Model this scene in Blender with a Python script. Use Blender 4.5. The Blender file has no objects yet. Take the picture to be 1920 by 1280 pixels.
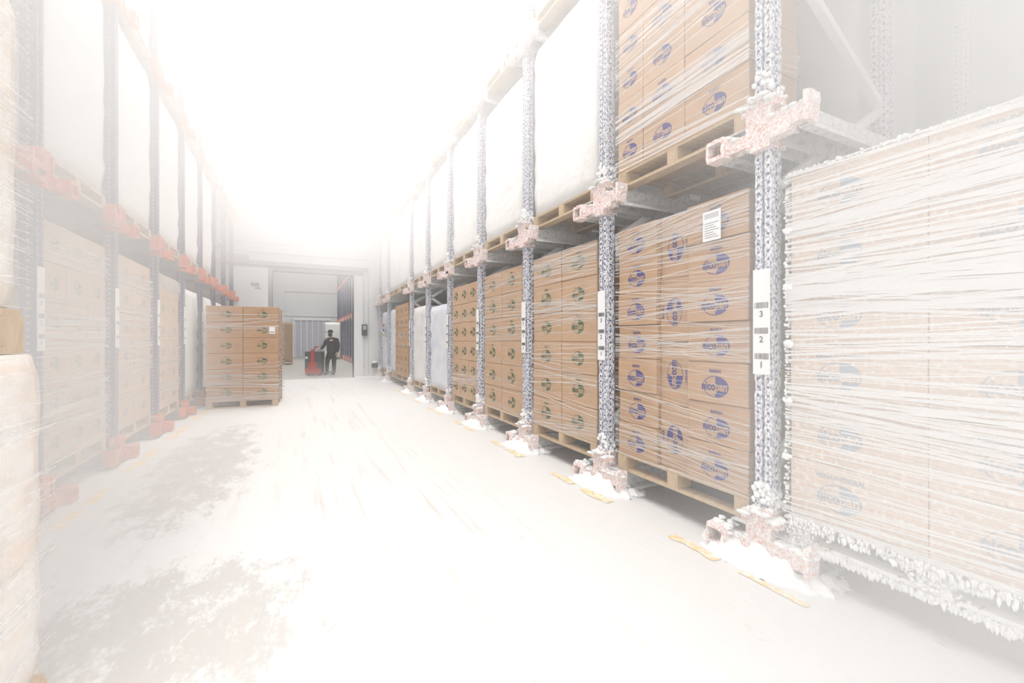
import bpy, bmesh, math, random
from mathutils import Vector, Matrix, noise
random.seed(7)
C = bpy.context.scene.collection
S = bpy.context.scene
R = math.radians
YAW = R(26.3)
F_PX = 810.0
CAM_H = 1.31

# ------------------------------------------------------------------ camera
cd = bpy.data.cameras.new('camera')
cam = bpy.data.objects.new('camera', cd)
C.objects.link(cam)
cam.location = (0, 0, CAM_H)
cam.rotation_euler = (R(90), 0, -YAW)
cd.sensor_width = 36
cd.lens = F_PX / 1920 * 36
cd.shift_y = -5 / 1920
cd.clip_start = 0.05
S.camera = cam

# ------------------------------------------------------------------ world, lamps, exposure
w = bpy.data.worlds.new('world')
S.world = w
w.use_nodes = True
w.node_tree.nodes['Background'].inputs[0].default_value = (1.0, 0.992, 0.98, 1)
w.node_tree.nodes['Background'].inputs[1].default_value = 2.0


def area(loc, size, power, rot=(0, 0, 0), col=(1, 0.988, 0.972)):
    l = bpy.data.lights.new('ceiling_or_fill_lamp', 'AREA')
    l.shape = 'RECTANGLE'
    l.size, l.size_y = size
    l.energy = power
    l.color = col
    o = bpy.data.objects.new('ceiling_or_fill_lamp', l)
    C.objects.link(o)
    o.location = loc
    o.rotation_euler = rot
    return o


for yy, p in ((-1.5, 420), (3.0, 420), (7.5, 420), (12.0, 560)):
    area((0.4, yy, 8.4), (2.6, 3.2), p)
area((0.4, -4.0, 3.2), (5.0, 4.0), 330, (R(84), 0, 0))  # added fill from behind the camera, not a ceiling lamp
area((1.0, 19.0, 8.4), (3.0, 3.0), 230)
area((1.0, 27.0, 8.4), (3.0, 4.0), 380)
S.view_settings.view_transform = 'Standard'
S.view_settings.look = 'None'
S.view_settings.gamma = 1
S.view_settings.use_curve_mapping = False
S.view_settings.exposure = 0.17
S.cycles.use_denoising = True
S.cycles.max_bounces = 8
S.cycles.diffuse_bounces = 3
S.cycles.glossy_bounces = 2
S.cycles.transmission_bounces = 2
S.cycles.transparent_max_bounces = 12
S.cycles.volume_bounces = 4
S.cycles.volume_step_rate = 3.0
S.cycles.volume_max_steps = 40
S.cycles.use_adaptive_sampling = True
S.cycles.adaptive_threshold = 0.05
S.cycles.sample_clamp_indirect = 4
S.cycles.use_light_tree = True


# ------------------------------------------------------------------ materials
def mat(name, col, rough=0.6, metal=0.0, spec=0.4, bump=None, mixcol=None, alpha=1.0):
    """bump = (scale, strength, dist); mixcol = (colour2, scale, lo, hi[, stretch])"""
    m = bpy.data.materials.new(name)
    m.use_nodes = True
    nt = m.node_tree
    n = nt.nodes
    L = nt.links
    b = n['Principled BSDF']
    b.inputs['Base Color'].default_value = (*col, 1)
    b.inputs['Roughness'].default_value = rough
    b.inputs['Metallic'].default_value = metal
    b.inputs['Specular IOR Level'].default_value = spec
    b.inputs['Alpha'].default_value = alpha
    tc = n.new('ShaderNodeTexCoord')
    if mixcol:
        mp = n.new('ShaderNodeMapping')
        L.new(tc.outputs['Object'], mp.inputs[0])
        if len(mixcol) > 4:
            mp.inputs['Scale'].default_value = mixcol[4]
        t = n.new('ShaderNodeTexNoise')
        t.inputs['Scale'].default_value = mixcol[1]
        t.inputs['Detail'].default_value = 6
        t.inputs['Roughness'].default_value = 0.65
        L.new(mp.outputs[0], t.inputs['Vector'])
        r = n.new('ShaderNodeMapRange')
        r.inputs['From Min'].default_value = mixcol[2]
        r.inputs['From Max'].default_value = mixcol[3]
        L.new(t.outputs['Fac'], r.inputs['Value'])
        x = n.new('ShaderNodeMix')
        x.data_type = 'RGBA'
        x.inputs['A'].default_value = (*col, 1)
        x.inputs['B'].default_value = (*mixcol[0], 1)
        L.new(r.outputs[0], x.inputs['Factor'])
        L.new(x.outputs['Result'], b.inputs['Base Color'])
    if bump:
        t = n.new('ShaderNodeTexNoise')
        t.inputs['Scale'].default_value = bump[0]
        t.inputs['Detail'].default_value = 4
        L.new(tc.outputs['Object'], t.inputs['Vector'])
        bp = n.new('ShaderNodeBump')
        bp.inputs['Strength'].default_value = bump[1]
        bp.inputs['Distance'].default_value = bump[2]
        L.new(t.outputs['Fac'], bp.inputs['Height'])
        L.new(bp.outputs[0], b.inputs['Normal'])
    return m


def add_holes(m, dark=(0.03, 0.03, 0.05)):
    """punched holes up the face of a rack post, by object coordinates"""
    nt = m.node_tree
    n, L = nt.nodes, nt.links
    b = n['Principled BSDF']
    tc = n.new('ShaderNodeTexCoord')
    sx = n.new('ShaderNodeSeparateXYZ')
    L.new(tc.outputs['Object'], sx.inputs[0])

    def M(op, a, c=None):
        q = n.new('ShaderNodeMath')
        q.operation = op
        for i, v in enumerate((a, c)):
            if v is None:
                continue
            if isinstance(v, (int, float)):
                q.inputs[i].default_value = v
            else:
                L.new(v, q.inputs[i])
        return q.outputs[0]
    zf = M('MULTIPLY', M('SUBTRACT', M('FRACT', M('MULTIPLY', sx.outputs['Z'], 20.0)), 0.5), 0.05)
    yf = M('SUBTRACT', M('ABSOLUTE', sx.outputs['Y']), 0.03)
    xf = M('SUBTRACT', M('ABSOLUTE', sx.outputs['X']), 0.045)
    z2 = M('MULTIPLY', zf, zf)
    d1 = M('ADD', z2, M('MULTIPLY', yf, yf))
    d2 = M('ADD', z2, M('MULTIPLY', xf, xf))
    # side faces: |y| > .048 ; front faces otherwise
    side = M('GREATER_THAN', M('ABSOLUTE', sx.outputs['Y']), 0.047)
    dm = M('ADD', M('MULTIPLY', d2, side), M('MULTIPLY', d1, M('SUBTRACT', 1.0, side)))
    hole = M('LESS_THAN', dm, 0.00007)
    x = n.new('ShaderNodeMix')
    x.data_type = 'RGBA'
    src = b.inputs['Base Color']
    if src.is_linked:
        L.new(src.links[0].from_socket, x.inputs['A'])
    else:
        x.inputs['A'].default_value = src.default_value
    x.inputs['B'].default_value = (*dark, 1)
    L.new(hole, x.inputs['Factor'])
    L.new(x.outputs['Result'], src)
    return m


M_ = {}
M_['card'] = mat('cardboard', (0.53, 0.345, 0.215), 0.75, spec=0.25, mixcol=((0.47, 0.30, 0.18), 3.0, 0.4, 0.65, (1, 1, 6)), bump=(40, 0.1, 0.002))
M_['card2'] = mat('cardboard_pale', (0.57, 0.395, 0.265), 0.75, spec=0.25, mixcol=((0.51, 0.345, 0.225), 3.0, 0.4, 0.65, (1, 1, 6)))
M_['card_frost'] = mat('cardboard_frosted', (0.70, 0.545, 0.43), 0.8, spec=0.2, mixcol=((0.90, 0.86, 0.83), 40.0, 0.50, 0.70), bump=(60, 0.3, 0.003))
M_['film'] = mat('stretch_film', (0.95, 0.96, 0.97), 0.25, spec=0.8, alpha=0.42)  # white of the wrinkles' glints put into the ribbon colour
M_['film_frost'] = mat('stretch_film_frosted', (0.97, 0.97, 0.97), 0.5, spec=0.5, alpha=0.72)
M_['milk'] = mat('milky_film_wrap', (0.86, 0.855, 0.845), 0.35, spec=0.5, mixcol=((0.74, 0.71, 0.67), 2.2, 0.48, 0.68, (1, 1, 0.4)), bump=(9, 0.5, 0.03))
M_['milkbeige_haze'] = mat('beige_wrap_hazed', (0.86, 0.83, 0.80), 0.4, spec=0.5, mixcol=((0.80, 0.69, 0.60), 2.4, 0.46, 0.62, (1, 1, 2.2)), bump=(9, 0.5, 0.03))  # beige wrap, haze over the near left loads put into its colour
M_['milkblue'] = mat('bluish_film_wrap', (0.72, 0.76, 0.84), 0.35, spec=0.5, mixcol=((0.86, 0.86, 0.88), 3.0, 0.45, 0.6), bump=(9, 0.5, 0.03))
M_['wood'] = mat('pallet_wood', (0.60, 0.45, 0.29), 0.8, mixcol=((0.45, 0.33, 0.21), 6, 0.4, 0.7, (8, 1, 1)), bump=(30, 0.2, 0.002))
M_['wood_frost'] = mat('pallet_wood_frosted', (0.95, 0.95, 0.95), 0.8, mixcol=((0.52, 0.38, 0.27), 22, 0.57, 0.64), bump=(30, 0.6, 0.01))
M_['frost'] = mat('frost', (0.95, 0.955, 0.96), 0.85, spec=0.2, bump=(70, 0.6, 0.006))
M_['navy'] = add_holes(mat('navy_steel', (0.055, 0.06, 0.14), 0.5, spec=0.5, mixcol=((0.11, 0.11, 0.19), 5, 0.4, 0.7)), (0.5, 0.5, 0.52))
M_['navyfrost'] = add_holes(mat('navy_steel_frosted', (0.17, 0.175, 0.29), 0.7, mixcol=((0.90, 0.91, 0.95), 75, 0.40, 0.56, (1, 1, 0.6)), bump=(90, 0.8, 0.005)))
M_['galv'] = mat('galvanised_rail', (0.42, 0.41, 0.40), 0.4, metal=0.6, mixcol=((0.28, 0.27, 0.26), 4, 0.4, 0.7))
M_['galvfrost'] = mat('galvanised_rail_frosted', (0.80, 0.81, 0.82), 0.7, mixcol=((0.50, 0.50, 0.51), 24, 0.50, 0.66), bump=(50, 0.6, 0.006))
M_['orange'] = mat('orange_paint', (0.72, 0.20, 0.09), 0.45, mixcol=((0.62, 0.15, 0.07), 8, 0.5, 0.75))
M_['orangefrost'] = mat('orange_paint_frosted', (0.74, 0.36, 0.28), 0.7, mixcol=((0.93, 0.91, 0.91), 70, 0.36, 0.56), bump=(60, 0.8, 0.006))
M_['ink'] = mat('navy_ink', (0.055, 0.05, 0.22), 0.7)
M_['inkg'] = mat('green_ink', (0.10, 0.16, 0.09), 0.7)
M_['inkpale'] = mat('faded_blue_ink', (0.30, 0.37, 0.45), 0.8)
M_['inkcard'] = M_['card']
M_['label'] = mat('white_label', (0.92, 0.92, 0.93), 0.4)
M_['black'] = mat('black_print', (0.02, 0.02, 0.02), 0.5)
M_['wall'] = mat('white_panel', (0.84, 0.845, 0.85), 0.45, mixcol=((0.80, 0.80, 0.80), 0.6, 0.4, 0.7))
M_['seam'] = mat('grey_seam', (0.45, 0.45, 0.46), 0.5)
M_['dark'] = mat('dark_plastic', (0.10, 0.10, 0.105), 0.5)
M_['steel'] = mat('grey_steel', (0.42, 0.42, 0.43), 0.4, metal=0.4)
M_['ceil'] = mat('ceiling_panel', (0.92, 0.92, 0.92), 0.6)
M_['yellow'] = mat('yellow_paint', (0.87, 0.62, 0.28), 0.7, mixcol=((0.93, 0.89, 0.80), 18, 0.42, 0.62))
M_['strip'] = mat('strip_pvc', (0.50, 0.51, 0.60), 0.3, spec=0.6, mixcol=((0.62, 0.62, 0.66), 3, 0.4, 0.7))
M_['red'] = mat('red_paint', (0.52, 0.06, 0.04), 0.45)
M_['cloth'] = mat('dark_workwear', (0.040, 0.036, 0.036), 0.9, bump=(30, 0.5, 0.01))
M_['skin'] = mat('skin', (0.42, 0.25, 0.18), 0.6)
M_['mask'] = mat('dark_face_cover', (0.09, 0.075, 0.07), 0.9)
M_['redsticker'] = mat('red_sticker', (0.6, 0.05, 0.05), 0.5)
M_['yelsticker'] = mat('yellow_sticker', (0.8, 0.65, 0.05), 0.5)


def snow_floor():
    m = bpy.data.materials.new('snowy_concrete')
    m.use_nodes = True
    nt = m.node_tree
    n, L = nt.nodes, nt.links
    b = n['Principled BSDF']
    b.inputs['Roughness'].default_value = 0.7
    b.inputs['Specular IOR Level'].default_value = 0.3
    tc = n.new('ShaderNodeTexCoord')

    def nz(scale, detail, rough, sc=(1, 1, 1), rot=0.0):
        mp = n.new('ShaderNodeMapping')
        mp.inputs['Scale'].default_value = sc
        mp.inputs['Rotation'].default_value = (0, 0, rot)
        L.new(tc.outputs['Object'], mp.inputs[0])
        t = n.new('ShaderNodeTexNoise')
        t.inputs['Scale'].default_value = scale
        t.inputs['Detail'].default_value = detail
        t.inputs['Roughness'].default_value = rough
        L.new(mp.outputs[0], t.inputs['Vector'])
        return t.outputs['Fac']

    def M(op, a, c=None, d=None):
        q = n.new('ShaderNodeMath')
        q.operation = op
        for i, v in enumerate((a, c, d)):
            if v is None:
                continue
            if isinstance(v, (int, float)):
                q.inputs[i].default_value = v
            else:
                L.new(v, q.inputs[i])
        return q.outputs[0]

    def rng(v, a, c, lo=0.0, hi=1.0):
        r = n.new('ShaderNodeMapRange')
        r.inputs['From Min'].default_value = a
        r.inputs['From Max'].default_value = c
        r.inputs['To Min'].default_value = lo
        r.inputs['To Max'].default_value = hi
        r.interpolation_type = 'SMOOTHSTEP'
        L.new(v, r.inputs['Value'])
        return r.outputs[0]
    sp = n.new('ShaderNodeSeparateXYZ')
    L.new(tc.outputs['Object'], sp.inputs[0])
    X, Y = sp.outputs['X'], sp.outputs['Y']
    crust = nz(7, 9, 0.72, (1, 0.45, 1), R(12))
    big = nz(0.9, 4, 0.5)
    streak = nz(3.2, 7, 0.7, (3.5, 0.16, 1), R(-14))
    # worn patch on the left of the aisle: an ellipse around (-.75, 2.9)
    def blob(cx, cy, rx, ry):
        dx = M('DIVIDE', M('SUBTRACT', X, cx), rx)
        dy = M('DIVIDE', M('SUBTRACT', Y, cy), ry)
        return rng(M('SQRT', M('ADD', M('MULTIPLY', dx, dx), M('MULTIPLY', dy, dy))), 1.25, 0.35)
    patch = M('MAXIMUM', M('MAXIMUM', blob(-0.55, 2.4, 0.75, 0.9), blob(-0.9, 5.6, 0.6, 2.6)), M('MULTIPLY', blob(0.4, 0.9, 1.0, 0.9), 0.55))
    v = M('ADD', M('MULTIPLY', patch, 0.30), M('MULTIPLY', crust, 1.0))
    v = M('ADD', v, M('MULTIPLY', M('SUBTRACT', big, 0.5), 0.25))
    fine = nz(38, 6, 0.75, (1, 0.5, 1), R(12))
    v = M('ADD', v, M('MULTIPLY', M('SUBTRACT', fine, 0.5), 0.55))
    worn = rng(v, 0.62, 0.80)
    trk = M('MULTIPLY', rng(streak, 0.52, 0.66), rng(M('ABSOLUTE', M('SUBTRACT', X, 0.55)), 1.35, 0.4))
    # shade under the racks, painted into the floor colour
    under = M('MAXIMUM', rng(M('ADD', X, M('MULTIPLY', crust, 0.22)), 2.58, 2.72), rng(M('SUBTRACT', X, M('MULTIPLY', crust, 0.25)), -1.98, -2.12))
    far = rng(Y, 15.3, 15.9)
    x1 = n.new('ShaderNodeMix')
    x1.data_type = 'RGBA'
    x1.inputs['A'].default_value = (0.80, 0.793, 0.782, 1)
    x1.inputs['B'].default_value = (0.44, 0.41, 0.385, 1)
    L.new(M('MULTIPLY', worn, 0.5), x1.inputs['Factor'])
    x2 = n.new('ShaderNodeMix')
    x2.data_type = 'RGBA'
    x2.inputs['B'].default_value = (0.66, 0.62, 0.575, 1)
    L.new(x1.outputs['Result'], x2.inputs['A'])
    L.new(M('MULTIPLY', trk, 0.75), x2.inputs['Factor'])
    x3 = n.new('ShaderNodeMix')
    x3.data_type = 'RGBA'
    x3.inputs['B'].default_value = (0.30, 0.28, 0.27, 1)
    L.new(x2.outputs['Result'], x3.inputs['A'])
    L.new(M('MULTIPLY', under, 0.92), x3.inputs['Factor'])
    x4 = n.new('ShaderNodeMix')
    x4.data_type = 'RGBA'
    x4.inputs['B'].default_value = (0.42, 0.405, 0.37, 1)
    L.new(x3.outputs['Result'], x4.inputs['A'])
    L.new(M('MULTIPLY', far, 0.85), x4.inputs['Factor'])
    L.new(x4.outputs['Result'], b.inputs['Base Color'])
    bp = n.new('ShaderNodeBump')
    bp.inputs['Strength'].default_value = 0.5
    bp.inputs['Distance'].default_value = 0.015
    L.new(crust, bp.inputs['Height'])
    L.new(bp.outputs[0], b.inputs['Normal'])
    return m


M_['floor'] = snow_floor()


# ------------------------------------------------------------------ helpers
class MB:
    def __init__(s):
        s.bm = bmesh.new()

    def box(s, x0, x1, y0, y1, z0, z1, mi=0):
        v = [s.bm.verts.new((x, y, z)) for x in (x0, x1) for y in (y0, y1) for z in (z0, z1)]
        for f in ((0, 1, 3, 2), (4, 6, 7, 5), (0, 4, 5, 1), (2, 3, 7, 6), (0, 2, 6, 4), (1, 5, 7, 3)):
            q = s.bm.faces.new([v[i] for i in f])
            q.material_index = mi
        return s

    def bar(s, a, b, wa, wb, up=(0, 0, 1), mi=0):
        a, b = Vector(a), Vector(b)
        d = (b - a).normalized()
        u = d.cross(Vector(up))
        if u.length < 1e-4:
            u = d.cross(Vector((0, 1, 0)))
        u.normalize()
        t = u.cross(d)
        vs = []
        for p in (a, b):
            for i, j in ((-1, -1), (1, -1), (1, 1), (-1, 1)):
                vs.append(s.bm.verts.new(p + u * wa / 2 * i + t * wb / 2 * j))
        for f in ((3, 2, 1, 0), (4, 5, 6, 7), (0, 1, 5, 4), (1, 2, 6, 5), (2, 3, 7, 6), (3, 0, 4, 7)):
            q = s.bm.faces.new([vs[i] for i in f])
            q.material_index = mi
        return s

    def cyl(s, a, b, r, n=12, r2=None, mi=0):
        a, b = Vector(a), Vector(b)
        r2 = r if r2 is None else r2
        d = (b - a).normalized()
        u = d.cross(Vector((0, 0, 1)))
        if u.length < 1e-4:
            u = d.cross(Vector((0, 1, 0)))
        u.normalize()
        t = u.cross(d)
        A, B = [], []
        for i in range(n):
            c, q = math.cos(2 * math.pi * i / n), math.sin(2 * math.pi * i / n)
            A.append(s.bm.verts.new(a + (u * c + t * q) * r))
            B.append(s.bm.verts.new(b + (u * c + t * q) * r2))
        for i in range(n):
            j = (i + 1) % n
            f = s.bm.faces.new((A[i], A[j], B[j], B[i]))
            f.material_index = mi
            f.smooth = True
        s.bm.faces.new(A[::-1]).material_index = mi
        s.bm.faces.new(B).material_index = mi
        return s

    def poly(s, pts, mi=0):
        f = s.bm.faces.new([s.bm.verts.new(p) for p in pts])
        f.material_index = mi
        return s

    def rough(s, x0, x1, y0, y1, z0, z1, st, amp, seed=0.0, mi=0):
        """box skin on a fine grid, pushed about by noise: crusted with ice"""
        cache = {}
        nx, ny, nz_ = [max(1, round((b - a) / st)) for a, b in ((x0, x1), (y0, y1), (z0, z1))]

        def V(i, j, k):
            if (i, j, k) not in cache:
                p = Vector((x0 + (x1 - x0) * i / nx, y0 + (y1 - y0) * j / ny, z0 + (z1 - z0) * k / nz_))
                c = Vector(((x0 + x1) / 2, (y0 + y1) / 2, p.z if nz_ > 3 * max(nx, ny) else (z0 + z1) / 2))
                nrm = (p - c)
                nrm = nrm.normalized() if nrm.length > 1e-5 else Vector((0, 0, 1))
                h = noise.noise(p * 31 + Vector((seed, seed * 3, 0))) * 0.6 + noise.noise(p * 90 + Vector((seed, 5, 0))) * 0.5
                cache[(i, j, k)] = s.bm.verts.new(p + nrm * amp * max(-0.3, h))
            return cache[(i, j, k)]
        for k in range(nz_):
            for i in range(nx):
                for jj, fl in ((0, 0), (ny, 1)):
                    q = [V(i, jj, k), V(i + 1, jj, k), V(i + 1, jj, k + 1), V(i, jj, k + 1)]
                    s.bm.faces.new(q[::-1] if fl else q).material_index = mi
            for j in range(ny):
                for ii, fl in ((0, 1), (nx, 0)):
                    q = [V(ii, j, k), V(ii, j + 1, k), V(ii, j + 1, k + 1), V(ii, j, k + 1)]
                    s.bm.faces.new(q[::-1] if fl else q).material_index = mi
        for i in range(nx):
            for j in range(ny):
                s.bm.faces.new([V(i, j, 0), V(i, j + 1, 0), V(i + 1, j + 1, 0), V(i + 1, j, 0)]).material_index = mi
                s.bm.faces.new([V(i, j, nz_), V(i + 1, j, nz_), V(i + 1, j + 1, nz_), V(i, j + 1, nz_)]).material_index = mi
        return s

    def lump(s, c, r, sub=1, sq=(1, 1, 1), mi=0, amp=0.35):
        g = bmesh.ops.create_icosphere(s.bm, subdivisions=sub, radius=1)
        c = Vector(c)
        for v in g['verts']:
            d = v.co.copy()
            k = 1 + amp * noise.noise(d * 1.7 + c * 13) + amp * 0.6 * noise.noise(d * 4 + c * 7)
            v.co = c + Vector((d.x * sq[0], d.y * sq[1], d.z * sq[2])) * r * k
        for f in {f for v in g['verts'] for f in v.link_faces}:
            f.material_index = mi
            f.smooth = True
        return s

    def mesh(s, name, mats):
        me = bpy.data.meshes.new(name)
        s.bm.normal_update()
        s.bm.to_mesh(me)
        s.bm.free()
        for m in (mats if isinstance(mats, (list, tuple)) else [mats]):
            me.materials.append(M_[m] if isinstance(m, str) else m)
        return me

    def build(s, name, mats, parent=None, loc=None, rz=None, bevel=0):
        o = bpy.data.objects.new(name, s.mesh(name, mats))
        C.objects.link(o)
        if parent:
            o.parent = parent
        if loc:
            o.location = loc
        if rz is not None:
            o.rotation_euler.z = rz
        if bevel:
            md = o.modifiers.new('bevel', 'BEVEL')
            md.width = bevel
            md.segments = 2
            md.limit_method = 'ANGLE'
        return o


def link(name, me, parent=None, loc=(0, 0, 0), rz=0):
    o = bpy.data.objects.new(name, me)
    C.objects.link(o)
    o.location = loc
    o.rotation_euler.z = rz
    if parent:
        o.parent = parent
    return o


def tag(o, label, cat, group=None, kind=None):
    o['label'] = label
    o['category'] = cat
    if group:
        o['group'] = group
    if kind:
        o['kind'] = kind
    return o


def struct(o):
    o['kind'] = 'structure'
    return o


def empty(name, loc=(0, 0, 0), rz=0):
    o = bpy.data.objects.new(name, None)
    C.objects.link(o)
    o.location = loc
    o.rotation_euler.z = rz
    return o


def copy_tree(o, parent=None):
    c = o.copy()
    C.objects.link(c)
    c.parent = parent
    for ch in list(o.children):
        copy_tree(ch, c)
    return c


_txt = {}


def text_mesh(s, size, offset=0.0, sx=1.0):
    """letter outlines as mesh data, centred, in the x-y plane"""
    k = (s, size, offset, sx)
    if k in _txt:
        return _txt[k]
    cu = bpy.data.curves.new('lettering', 'FONT')
    cu.body = s
    cu.size = size
    cu.offset = offset
    cu.align_x = 'CENTER'
    cu.align_y = 'CENTER'
    cu.resolution_u = 3
    o = bpy.data.objects.new('lettering', cu)
    C.objects.link(o)
    dg = bpy.context.evaluated_depsgraph_get()
    me = bpy.data.meshes.new_from_object(o.evaluated_get(dg))
    bpy.data.objects.remove(o)
    polys = [([(me.vertices[i].co.x * sx, me.vertices[i].co.y) for i in p.vertices]) for p in me.polygons]
    bpy.data.meshes.remove(me)
    _txt[k] = polys
    return polys


def put_text(mb, s, size, cx, cy, to3, mi=0, offset=0.0, sx=1.0, rot=0.0):
    c, q = math.cos(rot), math.sin(rot)
    for p in text_mesh(s, size, offset, sx):
        mb.poly([to3(cx + u * c - v * q, cy + u * q + v * c) for u, v in p], mi)


# ------------------------------------------------------------------ the room
EW = 15.5      # end wall of the cold store
CH = 9.75
struct(MB().box(-7, 9, -4, 36, -0.2, 0).build('floor', 'floor'))
struct(MB().box(-7, 9, -4, 36, CH, CH + 0.2).build('ceiling', 'ceil'))
struct(MB().box(-7.2, -7, -4, 36, 0, CH).build('wall_left', 'wall'))
struct(MB().box(9, 9.2, -4, 36, 0, CH).build('wall_right', 'wall'))
m = MB()
OX0, OX1, OZ = -0.74, 1.68, 3.45
m.box(-7, OX0, EW, EW + 0.2, 0, CH).box(OX1, 9, EW, EW + 0.2, 0, CH).box(OX0, OX1, EW, EW + 0.2, OZ, CH)
struct(m.build('wall_end', 'wall'))
# panel seams of the end wall: thin joint strips
i = 1
for x in (-3.6, -2.45, 1.95, 2.15, 3.3):
    struct(MB().box(x, x + 0.012, EW - 0.006, EW, 0, CH).build('trim_%d' % i, 'seam'))
    i += 1
for z, x0, x1 in ((3.98, -4, 2.3), (4.28, -4, 0.0)):
    struct(MB().box(x0, x1, EW - 0.02, EW, z, z + 0.025).build('trim_%d' % i, 'seam'))
    i += 1
# door frame
struct(MB().box(OX0 - 0.09, OX0, EW - 0.05, EW + 0.25, 0, OZ + 0.09).build('trim_%d' % i, 'steel')); i += 1
struct(MB().box(OX1, OX1 + 0.30, EW - 0.05, EW + 0.25, 0, OZ + 0.02).build('trim_%d' % i, 'wall')); i += 1
struct(MB().box(OX1 - 0.015, OX1, EW - 0.05, EW + 0.25, 0, OZ).build('trim_%d' % i, 'dark')); i += 1
struct(MB().box(OX0 - 0.09, OX1 + 0.3, EW - 0.05, EW + 0.25, OZ, OZ + 0.12).build('trim_%d' % i, 'steel')); i += 1
# sliding door pushed open to the left, and its track
d = MB().box(-2.95, OX0 - 0.1, EW - 0.20, EW - 0.06, 0.03, OZ + 0.05).build('door_1', 'wall', bevel=0.01)
struct(d)
MB().box(-1.30, -1.08, EW - 0.206, EW - 0.2, 2.92, 3.02).box(-1.20, -1.04, EW - 0.207, EW - 0.2, 2.84, 2.885).build('door_sticker', 'steel', d)
MB().box(-0.93, -0.90, EW - 0.25, EW - 0.2, 1.0, 1.35).build('door_handle', 'steel', d)
t = MB().box(-3.2, OX1 + 0.45, EW - 0.16, EW - 0.02, OZ + 0.14, OZ + 0.27).build('door_track', 'steel')
tag(t, 'long grey sliding door track across the end wall above the doorway', 'door track')
b_ = MB().box(-1.75, -1.35, EW - 0.24, EW - 0.1, OZ + 0.30, OZ + 0.42).build('track_motor', 'steel', t)
# far hall
struct(MB().box(-7, 9, 34.0, 34.2, 0, CH).build('wall_far', 'wall'))
struct(MB().box(-0.9, 3.0, 33.93, 34.0, 2.9, 4.6).build('trim_%d' % i, 'wall')); i += 1
struct(MB().box(-0.9, 3.0, 33.9, 33.99, 4.55, 4.62).build('trim_%d' % i, 'seam')); i += 1
m = MB()
sc = empty('strip_curtain', (0.9, 33.8, 0))
tag(sc, 'grey blue plastic strip curtain hanging in the far doorway behind the worker', 'strip curtain')
MB().box(-1.2, 1.2, -0.06, 0.06, 2.62, 2.78).build('curtain_rail', 'frost', sc)
sm = MB().box(-0.085, 0.085, -0.004, 0.004, 0.02, 2.64).mesh('strip', 'strip')
M_['strip_pale'] = mat('strip_pvc_pale', (0.64, 0.645, 0.71), 0.3, spec=0.6)
sm2 = MB().box(-0.085, 0.085, -0.004, 0.004, 0.02, 2.64).mesh('strip', 'strip_pale')
for k in range(13):
    link('strip', sm if k % 2 else sm2, sc, (-1.1 + k * 0.183, 0.05 * (k % 2), 0))
MB().box(-1.28, -1.18, -0.1, 0.1, 0, 2.8).box(1.18, 1.28, -0.1, 0.1, 0, 2.8).build('curtain_frame', 'wall', sc)

# wall fittings
o = MB().box(1.93, 2.10, EW - 0.14, EW - 0.001, 1.42, 1.80).build('control_box', 'dark', bevel=0.01)
tag(o, 'dark grey control box mounted on the end wall right of the doorway', 'control box')
o2 = MB().box(1.96, 2.07, EW - 0.15, EW - 0.14, 1.62, 1.76).build('cover', 'steel', o)
o = MB().box(2.26, 2.44, EW - 0.14, EW - 0.001, 0.32, 0.46).build('floor_socket_box', 'dark', bevel=0.01)
tag(o, 'small dark box fixed low on the end wall near the right rack', 'socket box')
MB().lump((2.35, EW - 0.08, 0.50), 0.09, 2, (1, 0.8, 0.5)).build('frost_cap', 'frost', o)
o = MB().bar((1.86, EW - 0.02, 0.55), (2.02, EW - 0.02, 0.35), 0.02, 0.02).bar((1.84, EW - 0.02, 0.56), (1.95, EW - 0.02, 0.57), 0.03, 0.03).build('wall_hook', 'steel')
tag(o, 'small bent steel hook low on the wall beside the doorway', 'hook')
snow = MB()
for k in range(90):
    x = random.uniform(1.75, 2.25)
    snow.lump((x, EW - random.uniform(0.0, 0.35), 0.0), random.uniform(0.03, 0.10), 1, (1.4, 1, 0.5))
tag(snow.build('snow_drift', 'frost'), 'low drift of snow along the foot of the end wall', 'snow', kind='stuff')

# evaporator under the ceiling
ev = empty('evaporator_unit', (0.4, 13.2, 0))
tag(ev, 'white ceiling evaporator unit with round fans near the end wall', 'evaporator')
MB().box(-2.7, 2.9, -0.3, 0.8, 8.45, 9.6).build('casing', 'ceil', ev, bevel=0.03)
for x in (-1.9, -0.1, 1.75):
    g = MB()
    for r in (0.42, 0.30, 0.18, 0.07):
        for k in range(24):
            a0, a1 = 2 * math.pi * k / 24, 2 * math.pi * (k + 1) / 24
            g.bar((x + r * math.cos(a0), -0.34, 9.02 + r * math.sin(a0)), (x + r * math.cos(a1), -0.34, 9.02 + r * math.sin(a1)), 0.012, 0.012)
    for k in range(8):
        a0 = 2 * math.pi * k / 8
        g.bar((x, -0.34, 9.02), (x + 0.43 * math.cos(a0), -0.34, 9.02 + 0.43 * math.sin(a0)), 0.012, 0.012)
    g.build('fan_guard', 'steel', ev)
for x in (-2.4, 2.6):
    MB().box(x, x + 0.05, 0, 0.05, 9.6, CH).build('hanger', 'steel', ev)

# ------------------------------------------------------------------ racks
RX, LX = 2.46, -1.71
LEV = (0.18, 2.60, 4.95)
LIFT = 0.004
POST_H = 7.4
LEFT_Y = [4.40 + 1.5 * k for k in range(8)]
RIGHT_Y = [1.63 + 1.5 * k for k in range(10)]
ORD = ['first', 'second', 'third', 'fourth', 'fifth', 'sixth', 'seventh', 'eighth', 'ninth', 'tenth', 'eleventh']
_fm = {}


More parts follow.
